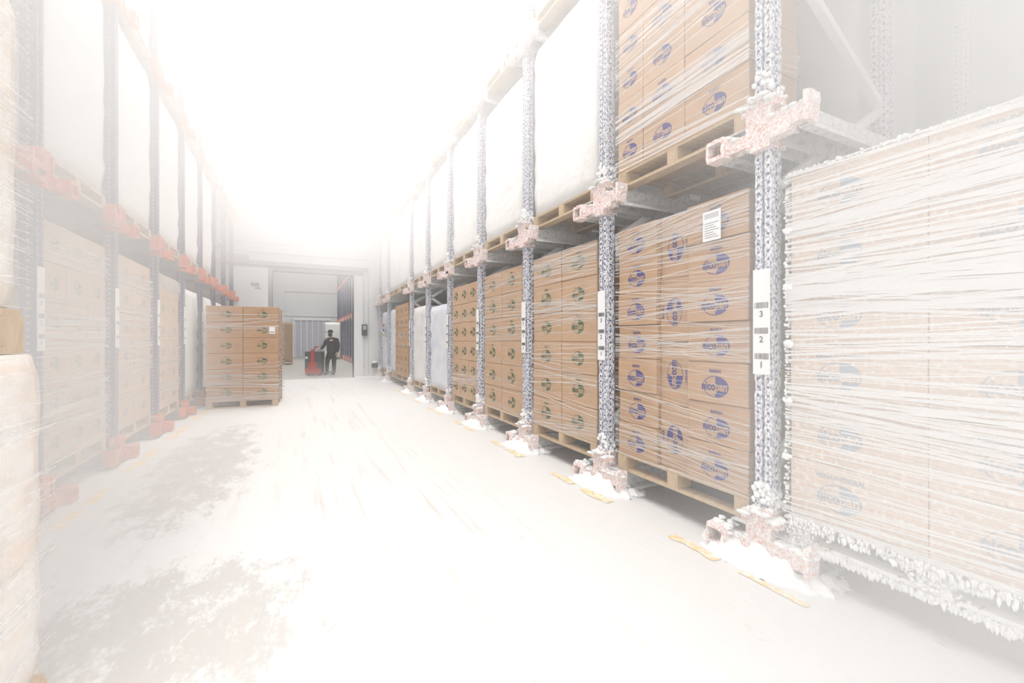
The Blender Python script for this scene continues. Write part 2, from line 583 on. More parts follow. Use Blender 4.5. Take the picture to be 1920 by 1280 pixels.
def frame_meshes(s, fine):
    """s=+1 right rack (frosted), -1 left rack; returns shared mesh data"""
    key = (s, fine)
    if key in _fm:
        return _fm[key]
    frost = s > 0
    r = {}
    for nm, x, fn in (('front', 0.0, fine), ('inner', 1.31, False)):
        m = MB()
        for a, b in ((-0.05, -0.008), (0.008, 0.05)):
            if fn:
                m.rough(min(0, s * 0.09), max(0, s * 0.09), a, b, 0, POST_H, 0.014, 0.009, seed=a * 50)
            else:
                m.box(min(0, s * 0.09), max(0, s * 0.09), a, b, 0, POST_H)
        m.box(min(s * 0.03, s * 0.085), max(s * 0.03, s * 0.085), -0.009, 0.009, 0, POST_H, 1)
        r['post_' + nm] = m.mesh('post', ['navyfrost' if frost else 'navy', 'steel' if frost else 'dark'])
    # rail: one side, drawn for +y, mirrored for -y
    for sg in (1, -1):
        m = MB()
        L0, L1 = 0.0, 2.75

        def bx(y0, y1, z0, z1):
            ya, yb = sorted((y0 * sg, y1 * sg))
            xa, xb = sorted((s * L0, s * L1))
            m.box(xa, xb, ya, yb, z0, z1)
        bx(0.052, 0.058, -0.15, 0.10)
        bx(0.052, 0.21, -0.008, 0.0)
        bx(0.205, 0.211, -0.13, 0.0)
        bx(0.205, 0.29, -0.136, -0.13)
        bx(0.284, 0.29, -0.16, -0.13)
        r['rail%d' % sg] = m.mesh('rail', 'galvfrost' if frost else 'galv')
        m = MB()

        def sx(x0, x1, y0, y1, z0, z1):
            ya, yb = sorted((y0 * sg, y1 * sg))
            xa, xb = sorted((s * x0, s * x1))
            if frost and fine:
                m.rough(xa, xb, ya, yb, z0, z1, 0.022, 0.016, seed=sg * 2.0)
            else:
                m.box(xa, xb, ya, yb, z0, z1)
        sx(-0.05, 0.03, 0.055, 0.075, -0.16, 0.06)
        sx(-0.06, 0.02, 0.07, 0.19, -0.15, -0.07)
        if sg * 1 > 0:
            # open guide ring on the far side
            sx(-0.11, -0.02, 0.18, 0.31, -0.17, -0.145)
            sx(-0.11, -0.02, 0.18, 0.31, -0.065, -0.04)
            sx(-0.11, -0.02, 0.18, 0.20, -0.145, -0.065)
            sx(-0.11, -0.02, 0.29, 0.31, -0.145, -0.065)
        else:
            sx(-0.06, 0.02, 0.07, 0.30, -0.12, -0.02)
            sx(-0.08, 0.02, 0.27, 0.30, -0.14, 0.02)
        sx(-0.045, 0.03, 0.06, 0.11, 0.04, 0.085)
        r['stop%d' % sg] = m.mesh('end_stop', 'orangefrost' if frost else 'orange')
    m = MB()
    xa, xb = sorted((s * -0.035, s * 0.11))
    if frost and fine:
        m.rough(xa, xb, -0.062, 0.062, -0.18, 0.13, 0.022, 0.014)
    else:
        m.box(xa, xb, -0.058, 0.058, -0.17, 0.11)
        m.box(min(xa, xa), xa + 0.02, -0.075, 0.075, 0.03, 0.09)
    r['clamp'] = m.mesh('clamp', 'orangefrost' if frost else 'orange')
    xa, xb = sorted((s * -0.05, s * 0.14))
    r['base'] = MB().box(xa, xb, -0.09, 0.09, 0, 0.012).mesh('base_plate', 'orangefrost' if frost else 'galv')
    # zig-zag bracing between front and inner posts
    for k, (za, zb) in enumerate(((0.55, 1.45), (2.20, 1.45), (2.20, 2.98), (3.75, 2.98), (3.75, 4.6), (5.4, 4.6), (5.4, 6.2), (7.0, 6.2))):
        m = MB()
        m.bar((s * 0.09, 0, za), (s * 1.35, 0, zb), 0.05, 0.05)
        r['brace%d' % k] = m.mesh('brace', 'frost' if (frost and fine) else ('galvfrost' if frost else 'galv'))
    if frost:
        for sd in range(3):
            m = MB()
            rnd = random.Random(sd)
            sb = 2 if fine else 1
            for q in range(170 if fine else 50):
                # snow settled along the top edges of the orange steel
                y_, z_ = rnd.choice(((rnd.uniform(-0.30, -0.07), -0.02), (rnd.uniform(0.07, 0.19), -0.07), (rnd.uniform(0.18, 0.31), -0.04), (rnd.uniform(-0.06, 0.06), 0.12), (rnd.uniform(0.06, 0.11), 0.09), (rnd.uniform(-0.11, -0.06), 0.09)))
                m.lump((s * rnd.uniform(-0.07, 0.03), y_, z_ + rnd.uniform(-0.006, 0.006)), rnd.uniform(0.008, 0.022), 1, (1.2, 1.3, 0.6))
            for q in range(110 if fine else 26):
                h_ = rnd.random() ** 1.3
                m.lump((s * rnd.uniform(-0.02, 0.10), rnd.uniform(-1, 1) * (0.085 - 0.045 * h_), 0.115 + 0.16 * h_), rnd.uniform(0.009, 0.021) if fine else 0.026, 1, (1, 1, 1.2))
            r['clump%d' % sd] = m.mesh('frost_clump', 'frost')
        m = MB()
        N = 44 if fine else 14
        g = {}
        for i_ in range(N + 1):
            for j_ in range(N + 1):
                u, v = -1 + 2 * i_ / N, -1 + 2 * j_ / N
                d_ = math.hypot(u, v)
                p = Vector((u * 3, v * 4, 2.0))
                h = 0.15 * (1 - d_) + 0.055 * noise.noise(p) + 0.03 * noise.noise(p * 3) + 0.012 * noise.noise(p * 9)
                g[i_, j_] = m.bm.verts.new((s * 0.03 + u * 0.24, v * 0.40, min(h, 0.11)))
        for i_ in range(N):
            for j_ in range(N):
                q = [g[i_, j_], g[i_ + 1, j_], g[i_ + 1, j_ + 1], g[i_, j_ + 1]]
                if max(x_.co.z for x_ in q) > 0:
                    m.bm.faces.new(q).smooth = True
        for x_ in [x_ for x_ in m.bm.verts if not x_.link_faces]:
            m.bm.verts.remove(x_)
        r['mound'] = m.mesh('snow_mound', 'frost')
    # white location label with bar codes
    m = MB()
    H = 0.62
    x = -0.014 * s if frost else -0.004 * s
    xa, xb = sorted((x, x - 0.003 * s))
    m.box(xa, xb, -0.052, 0.052, 0, H, 0)
    xf = x - 0.0045 * s

    def to3(u, v):
        return (xf, -u * s, v)
    for k in range(3):
        z0 = 0.03 + k * 0.15
        put_text(m, str(k + 1), 0.05, 0, z0 + 0.025, to3, 1, 0.001)
        u = -0.042
        rnd = random.Random(k)
        while u < 0.042:
            wd = rnd.choice((0.0015, 0.003, 0.0045))
            m.poly([to3(u, z0 + 0.06), to3(u + wd, z0 + 0.06), to3(u + wd, z0 + 0.095), to3(u, z0 + 0.095)], 1)
            u += wd + rnd.choice((0.002, 0.003))
    r['label'] = m.mesh('location_label', ['label', 'black'])
    _fm[key] = r
    return r


def make_frame(s, y, idx, levels=LEV, label=None, lab_z=1.08, face=None, fine=False, cat='rack frame', group=None, has_label=True):
    r = frame_meshes(s, fine)
    X = (RX if s > 0 else LX) if face is None else face
    t = empty('rack_frame', (X, y, 0))
    tag(t, label, cat, group)
    link('post', r['post_front'], t)
    link('post', r['post_inner'], t, (s * 1.31, 0, 0))
    if idx < 4:
        link('post', r['post_inner'], t, (s * 2.68, 0, 0))
    link('base_plate', r['base'], t)
    for k in range(8):
        link('brace', r['brace%d' % k], t)
    for li, z in enumerate(levels):
        for sg in (1, -1):
            ra = link('rail', r['rail%d' % sg], t, (0, 0, z))
            link('end_stop', r['stop%d' % sg], ra)
        cl = link('clamp', r['clamp'], t, (0, 0, z))
        if s > 0:
            link('frost_clump', r['clump%d' % ((idx + li) % 3)], t, (0, 0, z))['kind'] = 'stuff'
    if s > 0:
        link('snow_mound', r['mound'], t)['kind'] = 'stuff'
    if has_label:
        link('location_label', r['label'], t, (0, 0, lab_z))
    return t


for k, y in enumerate(RIGHT_Y):
    if k == 7:
        continue
    n = k if k < 7 else k - 1
    make_frame(1, y, k, label='frost-crusted navy rack frame, %s of the right row counting from the camera' % ORD[n] if k else 'frost-crusted navy rack frame just left of the big frosted load',
               fine=k < 4, group='rack frames of the right row', lab_z=(1.10, 1.12, 1.14)[min(k, 2)])
for k, y in enumerate(LEFT_Y):
    make_frame(-1, y, k, label='navy rack frame with orange stops, %s of the left row from the camera' % ORD[k],
               fine=False, group='rack frames of the left row', lab_z=1.22)
# side of the last left frame: orange step beam at the end
BX = 2.62
for k in range(8):
    y = 24.0 + k * 1.4
    make_frame(1, y, 9, label='distant dark rack frame seen through the doorway, %s from the door' % ORD[k],
               face=BX, group='rack frames in the hall beyond the doorway', has_label=False)
for o in [o for o in C.objects if o.parent is None and o.name.startswith('rack_frame') and o.location.y > 20]:
    lm = frame_meshes(-1, False)
    for ch in list(o.children):
        if ch.name.startswith(('frost_clump', 'snow_mound')):
            bpy.data.objects.remove(ch)
        elif ch.name.startswith('clamp'):
            ch.data = lm['clamp']
        elif ch.name.startswith('post'):
            ch.data = lm['post_inner']

# yellow worn floor line, a piece near each frame foot
def line_piece(x, y0, y1, wd, s, lab, grp):
    m = MB()
    n = 8
    rnd = random.Random(int(y0 * 100))
    a = [(x + wd * (-0.5 + rnd.uniform(-0.25, 0.2)), y0 + (y1 - y0) * q / n, 0.004) for q in range(n + 1)]
    b = [(x + wd * (0.5 + rnd.uniform(-0.25, 0.2)), y0 + (y1 - y0) * q / n, 0.004) for q in range(n + 1)]
    for q in range(n):
        m.poly([a[q], b[q], b[q + 1], a[q + 1]])
    tag(m.build('floor_line', 'yellow'), lab, 'floor line', grp)


for k, y in enumerate(RIGHT_Y[:7]):
    line_piece(2.23, y + 0.12, y + 0.48, 0.07, 1, 'worn yellow floor line piece just beyond the %s right rack foot' % ORD[k], 'yellow line pieces on the right')
    line_piece(2.23, y - 0.38, y - 0.02, 0.09 if k else 0.04, 1, 'worn yellow floor line piece just before the %s right rack foot' % ORD[k], 'yellow line pieces on the right')
for k, y in enumerate(LEFT_Y[:5]):
    line_piece(-1.50, y + 0.12, y + 0.55, 0.09, -1, 'worn yellow floor line piece just beyond the %s left rack foot' % ORD[k], 'yellow line pieces on the left')
    line_piece(-1.50, y - 0.38, y + 0.0, 0.09, -1, 'worn yellow floor line piece just before the %s left rack foot' % ORD[k], 'yellow line pieces on the left')

# ------------------------------------------------------------------ pallets, cartons and film
_pm = {}


def pallet_meshes(wd, dp, frosty):
    key = (round(wd, 2), round(dp, 2), frosty)
    if key in _pm:
        return _pm[key]
    mt = 'wood_frost' if frosty else 'wood'
    m = MB()
    n = 7
    for k in range(n):
        y0 = k * dp / n
        m.box(-wd / 2, wd / 2, y0 + 0.006, y0 + dp / n - 0.02, 0.122, 0.144)
    for x in (-wd / 2, -0.05, wd / 2 - 0.1):
        m.box(x, x + 0.1, 0, dp, 0.1, 0.122)
    deck = m.mesh('deck', mt)
    block = MB().box(-0.05 if not frosty else -0.06, 0.05 if not frosty else 0.06, 0, 0.14, 0.022, 0.1).mesh('block', mt)
    m = MB()
    m.box(-wd / 2, wd / 2, 0, 0.1, 0, 0.022)
    skid = m.mesh('skid', mt)
    _pm[key] = (deck, block, skid)
    return _pm[key]


def pallet(loc, rz, wd, dp, label, group, frosty=False):
    deck, block, skid = pallet_meshes(wd, dp, frosty)
    t = empty('wooden_pallet', loc, rz)
    tag(t, label, 'pallet', group)
    link('deck', deck, t)
    for y in (0, dp / 2 - 0.07, dp - 0.14):
        for x in (-wd / 2 + 0.05, 0, wd / 2 - 0.05):
            link('block', block, t, (x, y, 0))
        link('skid', skid, t, (0, min(max(0, y), dp - 0.1), 0))
    return t


_cm = {}


def carton_mesh(a, d, h, mt):
    key = (round(a, 3), round(d, 3), round(h, 3), mt)
    if key not in _cm:
        bm = bmesh.new()
        bmesh.ops.create_cube(bm, size=1)
        for v in bm.verts:
            v.co = Vector((v.co.x * a, (v.co.y + 0.5) * d, (v.co.z + 0.5) * h))
        bmesh.ops.bevel(bm, geom=bm.edges[:], offset=0.006, segments=2, affect='EDGES', profile=0.5)
        me = bpy.data.meshes.new('cardboard_box')
        bm.to_mesh(me)
        bm.free()
        me.materials.append(M_[mt])
        _cm[key] = me
    return _cm[key]


_lg = {}


def logo_mesh(size, ink, card, word, vertical, left_small):
    key = (round(size, 3), ink, card, word, vertical, left_small)
    if key in _lg:
        return _lg[key]
    m = MB()
    A, B = size * 0.5, size * 0.36
    r0 = math.pi / 2 if vertical else 0.0
    if vertical == 'down':
        r0 = -math.pi / 2
    c, q = math.cos(r0), math.sin(r0)

    def mk(dy):
        return lambda u, v: (u * c - v * q, dy, u * q + v * c)
    t1, t2 = mk(-0.0015), mk(-0.003)
    # right half filled
    pts = [t1(A * math.cos(a), B * math.sin(a)) for a in [(-math.pi / 2 + math.pi * k / 20) for k in range(21)]]
    m.poly(pts, 0)
    # left half outline
    for k in range(20):
        a0, a1 = math.pi / 2 + math.pi * k / 20, math.pi / 2 + math.pi * (k + 1) / 20
        m.poly([t1(A * math.cos(a0), B * math.sin(a0)), t1(A * math.cos(a1), B * math.sin(a1)),
                t1(A * 0.95 * math.cos(a1), B * 0.93 * math.sin(a1)), t1(A * 0.95 * math.cos(a0), B * 0.93 * math.sin(a0))], 0)
    ts = size * 0.40
    put_text(m, 'nico', ts, -size * 0.27, 0, t2, 0, ts * 0.03, 0.80)
    put_text(m, 'pan', ts, size * 0.225, 0, t2, 1, ts * 0.03, 0.80)
    if word:
        put_text(m, word, size * 0.15, 0, size * 0.52, t2, 0, size * 0.004)
    _lg[key] = m.mesh('printed_logo', [ink, card])
    return _lg[key]


def carton(M, a, d, h, mt, label, group, logo=None, jit=0.004, logo_off=(0, 0)):
    """M: matrix of the carton's base, its printed face towards local -y"""
    o = bpy.data.objects.new('cardboard_box', carton_mesh(a, d, h, mt))
    C.objects.link(o)
    o.matrix_world = M @ Matrix.Translation((random.uniform(-jit, jit) * 0.5, random.uniform(0, jit * 2), 0)) @ Matrix.Rotation(random.uniform(-0.008, 0.008), 4, 'Z')
    tag(o, label, 'cardboard box', group)
    if logo:
        size, ink, word, vert = logo
        l = link('printed_logo', logo_mesh(size, ink, mt, word, vert, False), o, (logo_off[0], 0.0, h * 0.48 + logo_off[1]))
    return o


def film(M, wd, dp, z0, z1, n, label, mt='film', seed=0, wmax=0.008, sides=(1, 1), slope=0.05, bulge=0.0):
    """stretch film pulled into ribbons round the load"""
    rnd = random.Random(seed)
    m = MB()
    e = 0.016
    path = []
    fr = 9
    if sides[0]:
        path += [(-wd / 2 - e, dp * (1 - k / 4)) for k in range(4)]
    path += [(-wd / 2 - e + (wd + 2 * e) * k / fr, -e) for k in range(fr + 1)]
    if sides[1]:
        path += [(wd / 2 + e, dp * (k + 1) / 4) for k in range(4)]
    cum = [0]
    for a, b in zip(path, path[1:]):
        cum.append(cum[-1] + math.hypot(b[0] - a[0], b[1] - a[1]))
    fam = [(rnd.uniform(z0, z1), rnd.uniform(-slope, slope)) for _ in range(max(3, n // 7))]
    for k in range(n):
        cz, sl = rnd.choice(fam)
        zc = cz + rnd.gauss(0, 0.06)
        sl += rnd.gauss(0, slope * 0.25)
        wv = rnd.uniform(0.001, wmax) * (0.5 + rnd.random() ** 2 * 1.4)
        ea, eb = rnd.uniform(0, 0.3), rnd.uniform(0.7, 1)
        if rnd.random() < 0.5:
            ea, eb = 0, 1
        prev = None
        ph = rnd.uniform(0, 6)
        for (x, y), s_ in zip(path, cum):
            f = s_ / cum[-1]
            if f < ea or f > eb:
                prev = None
                continue
            z = zc + sl * (s_ - cum[-1] / 2) + 0.004 * math.sin(ph + s_ * 5)
            z = min(max(z, z0 + 0.005), z1 - 0.005)
            ww = wv * (0.5 + 0.5 * math.sin(math.pi * min(1, max(0.08, (f - ea) / (eb - ea)))))
            cur = ((x, y, z - ww), (x, y - 0.001, z + ww))
            if prev:
                m.poly([prev[0], cur[0], cur[1], prev[1]])
            prev = cur
    o = m.build('stretch_film', mt)
    o.matrix_world = M
    tag(o, label, 'stretch film', 'stretch film ribbons around the loads')
    return o


_mm = {}


def milky(M, wd, dp, h, label, group, mt='milk', seed=0, k=1.0):
    """a load whose contents are hidden by thick milky film"""
    key = (round(wd, 2), round(dp, 2), round(h, 2), mt, seed % 3, k)
    if key not in _mm:
        bm = bmesh.new()
        bmesh.ops.create_cube(bm, size=1)
        bmesh.ops.subdivide_edges(bm, edges=bm.edges[:], cuts=13, use_grid_fill=True)
        for v in bm.verts:
            p = Vector((v.co.x * wd, (v.co.y + 0.5) * dp, (v.co.z + 0.5) * h))
            nn = Vector((v.co.x, v.co.y, 0))
            on = max(abs(v.co.x), abs(v.co.y)) > 0.49
            # corners pulled in a little, layers show as soft steps, creases
            lay = 0.010 * k * math.cos(p.z / 0.30 * 2 * math.pi)
            cr = 0.018 * k * noise.noise(Vector((p.x * 3 + seed, p.y * 3, p.z * 9)))
            if on:
                cc = abs(v.co.x) > 0.49 and abs(v.co.y) > 0.49
                p += nn.normalized() * ((lay + cr) - (0.02 if cc else 0))
            if abs(v.co.z) > 0.49 and on:
                p -= nn.normalized() * 0.02
            v.co = p
        for f in bm.faces:
            f.smooth = True
        me = bpy.data.meshes.new('wrapped_load')
        bm.to_mesh(me)
        bm.free()
        me.materials.append(M_[mt])
        _mm[key] = me
    o = bpy.data.objects.new('wrapped_load', _mm[key])
    C.objects.link(o)
    o.matrix_world = M
    tag(o, label, 'wrapped load', group)
    return o


ROWN = ['bottom', 'second lowest', 'third lowest', 'fourth lowest', 'fifth lowest', 'sixth lowest', 'seventh lowest']


def rown(r, n):
    return 'top' if r == n - 1 else ROWN[r]


def coln(c, n):
    return {1: [''], 2: ['left', 'right'], 3: ['left', 'middle', 'right']}[n][c]


def grid_load(M, wd, rows, rh, ncol, where, mt='card', ink='inkg', word='VIENA', logo=0.2, depth=0.5, nd=1, loff=(0, 0), skip_logo=(), wds=None):
    """rows x columns of cartons on a pallet, z=0 at the deck"""
    ws = wds or [wd / ncol] * ncol
    for d_ in range(nd):
        x = -wd / 2
        for c in range(ncol):
            a = ws[c]
            for r in range(rows):
                T = M @ Matrix.Translation((x + a / 2, d_ * depth, r * rh))
                back = ' ' + ('front', 'middle', 'back')[d_] + ' of' if nd > 1 else ' of'
                side = coln(c, ncol) if ncol < 4 else ('%s from left' % ORD[c])
                carton(T, a - 0.004, depth - (0.016 if nd > 1 else 0.004), rh - 0.003, mt,
                       ('brown carton, %s row,%s %s stack, %s' % (rown(r, rows), back, side, where)),
                       'cartons ' + where,
                       (min(logo, a * 0.55), ink, word if (r + c) % 2 == 0 else None, False) if d_ == 0 and (r, c) not in skip_logo else None, logo_off=loff)
            x += a


def place(x, y, z, rz):
    return Matrix.Translation((x, y, z)) @ Matrix.Rotation(rz, 4, 'Z')


RR, RL = -math.pi / 2, math.pi / 2     # right loads face -x, left loads face +x
DK = 0.144
W_ = 1.22
# --- right row, lower loads
# bay 0: the big frosted load nearest the camera
yc = 0.88
where = 'on big frosted load at far right'
pallet((2.50, yc, LEV[0] + LIFT), RR, 1.24, 1.2, 'frost-covered pallet under the big frosted load at far right', 'pallets of the right row', True)
M0 = place(2.50, yc, LEV[0] + LIFT + DK, RR)
grid_load(M0, 1.24, 6, 0.318, 2, where, 'card_frost', 'inkpale', 'VIENA INTEGRAL', 0.20, 0.55, 1, (-0.05, 0.0), wds=[0.60, 0.64])
film(M0, 1.24, 0.55, 0.0, 1.91, 330, 'frosted stretch film ribbons around the big load at far right', 'film_frost', 3, 0.005, slope=0.07)
# frost fringe on its pallet edges
fr = MB()
rnd = random.Random(4)
for k in range(1500):
    x = rnd.uniform(-0.62, 0.62)
    z = rnd.choice((0.0, 0.0, 0.0, 0.11, 0.135))
    fr.lump((x, rnd.uniform(-0.03, 0.01), z - rnd.uniform(0, 0.02)), rnd.uniform(0.004, 0.011), 1, (0.8, 1, rnd.uniform(0.9, 2.6)))
for k in range(260):
    x = rnd.gauss(0, 0.05)
    fr.lump((rnd.choice((-0.56, 0.0, 0.56)) + x, rnd.uniform(-0.02, 0.0), rnd.uniform(0.02, 0.12)), rnd.uniform(0.005, 0.011), 1)
for k in range(200):
    fr.lump((-0.62 - rnd.uniform(0, 0.02), rnd.uniform(-0.02, 0.4), rnd.choice((0.0, 0.12))), rnd.uniform(0.005, 0.012), 1, (1, 1, 1.5))
o = fr.build('frost_fringe', 'frost')
o.matrix_world = place(2.50, yc, LEV[0], RR)
tag(o, 'ragged fringe of frost along the edge of the nearest right pallet', 'frost', kind='stuff')
# frost grains caught in the film and on the top edge of that load
fr = MB()
for k in range(500):
    u, v = rnd.uniform(-0.62, 0.62), rnd.uniform(0.1, 1.4)
    if noise.noise(Vector((u * 3, v * 3, 1))) + 0.25 * u > 0.0:
        fr.lump((u, -0.02, v), rnd.uniform(0.0015, 0.0045), 1)
for k in range(260):
    fr.lump((rnd.uniform(-0.63, 0.63), rnd.uniform(-0.02, 0.03), 1.905 + rnd.uniform(-0.012, 0.012)), rnd.uniform(0.004, 0.010), 1)
for k in range(170):
    fr.lump((-0.63 + rnd.uniform(-0.012, 0.006), rnd.uniform(-0.02, 0.02), abs(rnd.uniform(0, 1.9))), rnd.uniform(0.004, 0.011), 1)
for r_ in range(1, 6):
    for k in range(12):
        fr.lump((-0.63 + rnd.uniform(-0.01, 0.03), -0.02, r_ * 0.318 + rnd.uniform(-0.01, 0.01)), rnd.uniform(0.008, 0.016), 1)
o = fr.build('frost_grains', 'frost')
o.matrix_world = M0
tag(o, 'frost grains caught in the film of the big load at far right', 'frost', kind='stuff')

# bay 1: logo cartons, three stacks, the middle one standing on end
yc = 2.36
where = 'second right bay'
pallet((2.50, yc, LEV[0] + LIFT), RR, W_, 1.2, 'wooden pallet under the navy logo cartons, second right bay', 'pallets of the right row')
M1 = place(2.50, yc, LEV[0] + LIFT + DK, RR)
x0 = -0.61
cols = [(x0, 0.45, [0.274] * 7), (x0 + 0.45, 0.29, [0.48] * 4), (x0 + 0.74, 0.48, [0.275] * 7)]
dsc = ['left', 'middle', 'right']
for ci, (xa, a, hs) in enumerate(cols):
    z = 0
    hs = [h for h in hs if h > 0]
    for r, h in enumerate(hs):
        T = M1 @ Matrix.Translation((xa + a / 2, (0.0, 0.035, 0.0)[ci] + (0.01 if r % 2 else 0), z))
        lg = (0.19, 'ink', 'BARRA', False) if ci == 0 else ((0.21, 'ink', 'BARRA', 'down' if r % 2 else 'up') if ci == 1 else (0.20, 'ink', 'BARRA', False))
        carton(T, a - 0.006, 0.5, h - 0.003, 'card', 'carton with navy oval print, %s row, %s stack, %s' % (rown(r, len(hs)), dsc[ci], where), 'cartons ' + where, lg,
               logo_off=(0.0, -0.02) if ci != 1 else (0, 0))
        z += h
film(M1, W_, 0.5, 0.0, 1.90, 230, 'clear stretch film ribbons around the navy logo cartons, second right bay', 'film', 11, 0.0032, slope=0.14)
o = MB().box(-0.07, 0.07, 0, 0.001, 0, 0.2, 0)
for k in range(7):
    o.box(-0.055, 0.055 - (k % 3) * 0.02, -0.0006, 0, 0.02 + k * 0.016, 0.026 + k * 0.016, 1)
for k in range(14):
    o.box(-0.055 + k * 0.008, -0.051 + k * 0.008, -0.0006, 0, 0.15, 0.185, 1)
sh = o.build('shipping_label', ['label', 'steel'])
sh.matrix_world = M1 @ Matrix.Translation((0.36, -0.022, 1.64))
tag(sh, 'white printed shipping label on the top carton of the second right bay', 'label')

# bays 2.. : (yc, width, rows, row height, cols, material, ink, word, n film)
spec = {
    2: (3.88, W_, 6, 0.318, 2, 'card2', 'inkg', 'VIENA', 170),
    3: (5.38, W_, 6, 0.318, 2, 'card2', 'inkg', 'VIENA', 110),
    4: (6.88, W_, 6, 0.315, 3, 'card2', 'inkg', None, 45),
}
bayname = {2: 'in third right bay', 3: 'in fourth right bay', 4: 'in fifth right bay', 7: 'far brown load on the right'}
for k, (yc, wd, rows, rh, nc, mt, ink, word, nf) in spec.items():
    pallet((2.50, yc, LEV[0] + LIFT), RR, wd, 1.2, 'wooden pallet under the cartons %s' % bayname[k], 'pallets of the right row')
    Mk = place(2.50, yc, LEV[0] + LIFT + DK, RR)
    grid_load(Mk, wd, rows, rh, nc, bayname[k], mt, ink, word, 0.2, 0.5)
    film(Mk, wd, 0.5, 0, rows * rh, nf, 'clear stretch film ribbons around the cartons %s' % bayname[k], 'film', k + 20, 0.004, slope=0.09)
for k, yc, h, mt in ((5, 8.38, 1.65, 'milkblue'), (6, 9.88, 1.72, 'milk')):
    pallet((2.50, yc, LEV[0] + LIFT), RR, W_, 1.2, 'wooden pallet under the shorter white wrapped load, %s right bay' % ORD[k], 'pallets of the right row')
    milky(place(2.50, yc, LEV[0] + LIFT + DK, RR), W_, 1.1, h, 'shorter %s film-wrapped load on the floor level, %s right bay' % ('bluish white' if k == 5 else 'white', ORD[k]), 'white wrapped loads of the right row', mt, k)
pallet((2.50, 11.75, LEV[0] + LIFT), RR, 1.6, 1.2, 'wooden pallet under the far brown double load on the right', 'pallets of the right row')
Mk = place(2.48, 11.75, LEV[0] + LIFT + DK, RR)
grid_load(Mk, 1.6, 6, 0.318, 3, bayname[7], 'card', 'inkg', None, 0.16, 0.6)
film(Mk, 1.6, 0.6, 0, 1.9, 40, 'clear stretch film ribbons around the far brown double load', 'film', 41, 0.004)
pallet((2.50, 13.1, LEV[0] + LIFT), RR, 0.75, 1.2, 'wooden pallet under the narrow grey wrapped load near the end wall', 'pallets of the right row')
milky(place(2.52, 13.1, LEV[0] + LIFT + DK, RR), 0.75, 1.1, 1.85, 'narrow greyish wrapped load on the floor level near the end wall', 'white wrapped loads of the right row', 'milkblue', 2)
pallet((2.50, 14.38, LEV[0] + LIFT), RR, 1.1, 1.2, 'wooden pallet under the last right load beside the end wall', 'pallets of the right row')
milky(place(2.52, 14.38, LEV[0] + LIFT + DK, RR), 1.1, 1.1, 1.85, 'greyish load with a hazard placard, floor level beside the end wall', 'white wrapped loads of the right row', 'milkblue', 1)
o = MB().box(-0.12, 0.12, -0.002, 0, 0, 0.5, 0).box(-0.1, 0.1, -0.004, -0.002, 0.36, 0.46, 1).box(-0.1, 0.1, -0.004, -0.002, 0.22, 0.30, 2).box(-0.1, 0.1, -0.004, -0.002, 0.05, 0.14, 3).build('hazard_placard', ['label', 'redsticker', 'black', 'yelsticker'])
o.matrix_world = place(2.46, 14.3, 1.33, RR)
tag(o, 'white placard with red, black and yellow blocks on the last right load', 'placard')

# --- right row, second level
yc = 2.36
where = 'on raised load of second right bay'
pallet((2.50, yc, LEV[1] + LIFT), RR, W_, 1.2, 'wooden pallet under the raised cartons of the second right bay', 'pallets of the right row')
M1 = place(2.50, yc, LEV[1] + LIFT + DK, RR)
grid_load(M1, W_, 6, 0.30, 3, where, 'card2', 'ink', 'BARRA', 0.18, 0.5, wds=[0.30, 0.42, 0.50])
film(M1, W_, 0.5, 0, 1.8, 150, 'stretch film ribbons around the raised cartons of the second right bay', 'film', 51, 0.006, slope=0.05)
milky(place(2.52 + 1.3, 2.4, LEV[1] + LIFT + DK, RR), W_, 1.0, 2.0, 'second-row raised load behind the cartons of the second right bay', 'second-row loads of the right rack', 'milk', 1)
pallet((3.82, 2.4, LEV[1] + LIFT), RR, W_, 1.0, 'wooden pallet under the second-row raised load of the right rack', 'pallets of the right row')
for lv in (1, 2):
    for k in range(1 if lv == 2 else 2, 10):
        if k == 7:
            yc = 11.44
        else:
            yc = 0.88 + 1.5 * k
        lab = 'level' if lv == 1 else 'top level'
        nm = 'raised' if lv == 1 else 'topmost'
        h = (1.95, 1.85, 2.0)[(k + lv) % 3]
        pallet((2.50, yc, LEV[lv] + LIFT), RR, W_, 1.2, 'pallet under the %s white load of the %s right bay' % (nm, ORD[k]), 'pallets of the right row')
        milky(place(2.50, yc, LEV[lv] + LIFT + DK, RR), W_, 1.1, h, 'tall white film-wrapped %s load in the %s right bay' % (nm, ORD[k]), 'white wrapped loads of the right row', 'milk', k + lv)

# --- left row
lsp = {0: (5.14, 'card2', 'card2', 3), 1: (6.62, 'card2', 'card2', 2), 2: (8.12, 'card2', 'card2', 2)}
for k, (yc, mt, _, nc) in lsp.items():
    nm = 'floor level of %s left bay' % ORD[k]
    pallet((LX - 0.04, yc, LEV[0] + LIFT), RL, W_, 1.2, 'wooden pallet under the cartons %s' % nm, 'pallets of the left row')
    Mk = place(LX - 0.04, yc, LEV[0] + LIFT + DK, RL)
    grid_load(Mk, W_, 6, 0.318, nc, nm, mt, 'inkg', None, 0.15, 0.5)
    film(Mk, W_, 0.5, 0, 1.9, 110, 'clear stretch film ribbons around the cartons %s' % nm, 'film', 60 + k, 0.006, slope=0.06)
for k in range(3, 6):
    yc = 5.14 + 1.5 * k
    pallet((LX - 0.04, yc, LEV[0] + LIFT), RL, W_, 1.2, 'pallet under the lower wrapped load of the %s left bay' % ORD[k], 'pallets of the left row')
    milky(place(LX - 0.04, yc, LEV[0] + LIFT + DK, RL), W_, 1.1, 1.85, 'lower film-wrapped load in the %s left bay' % ORD[k], 'wrapped loads of the left row', 'milk', k)
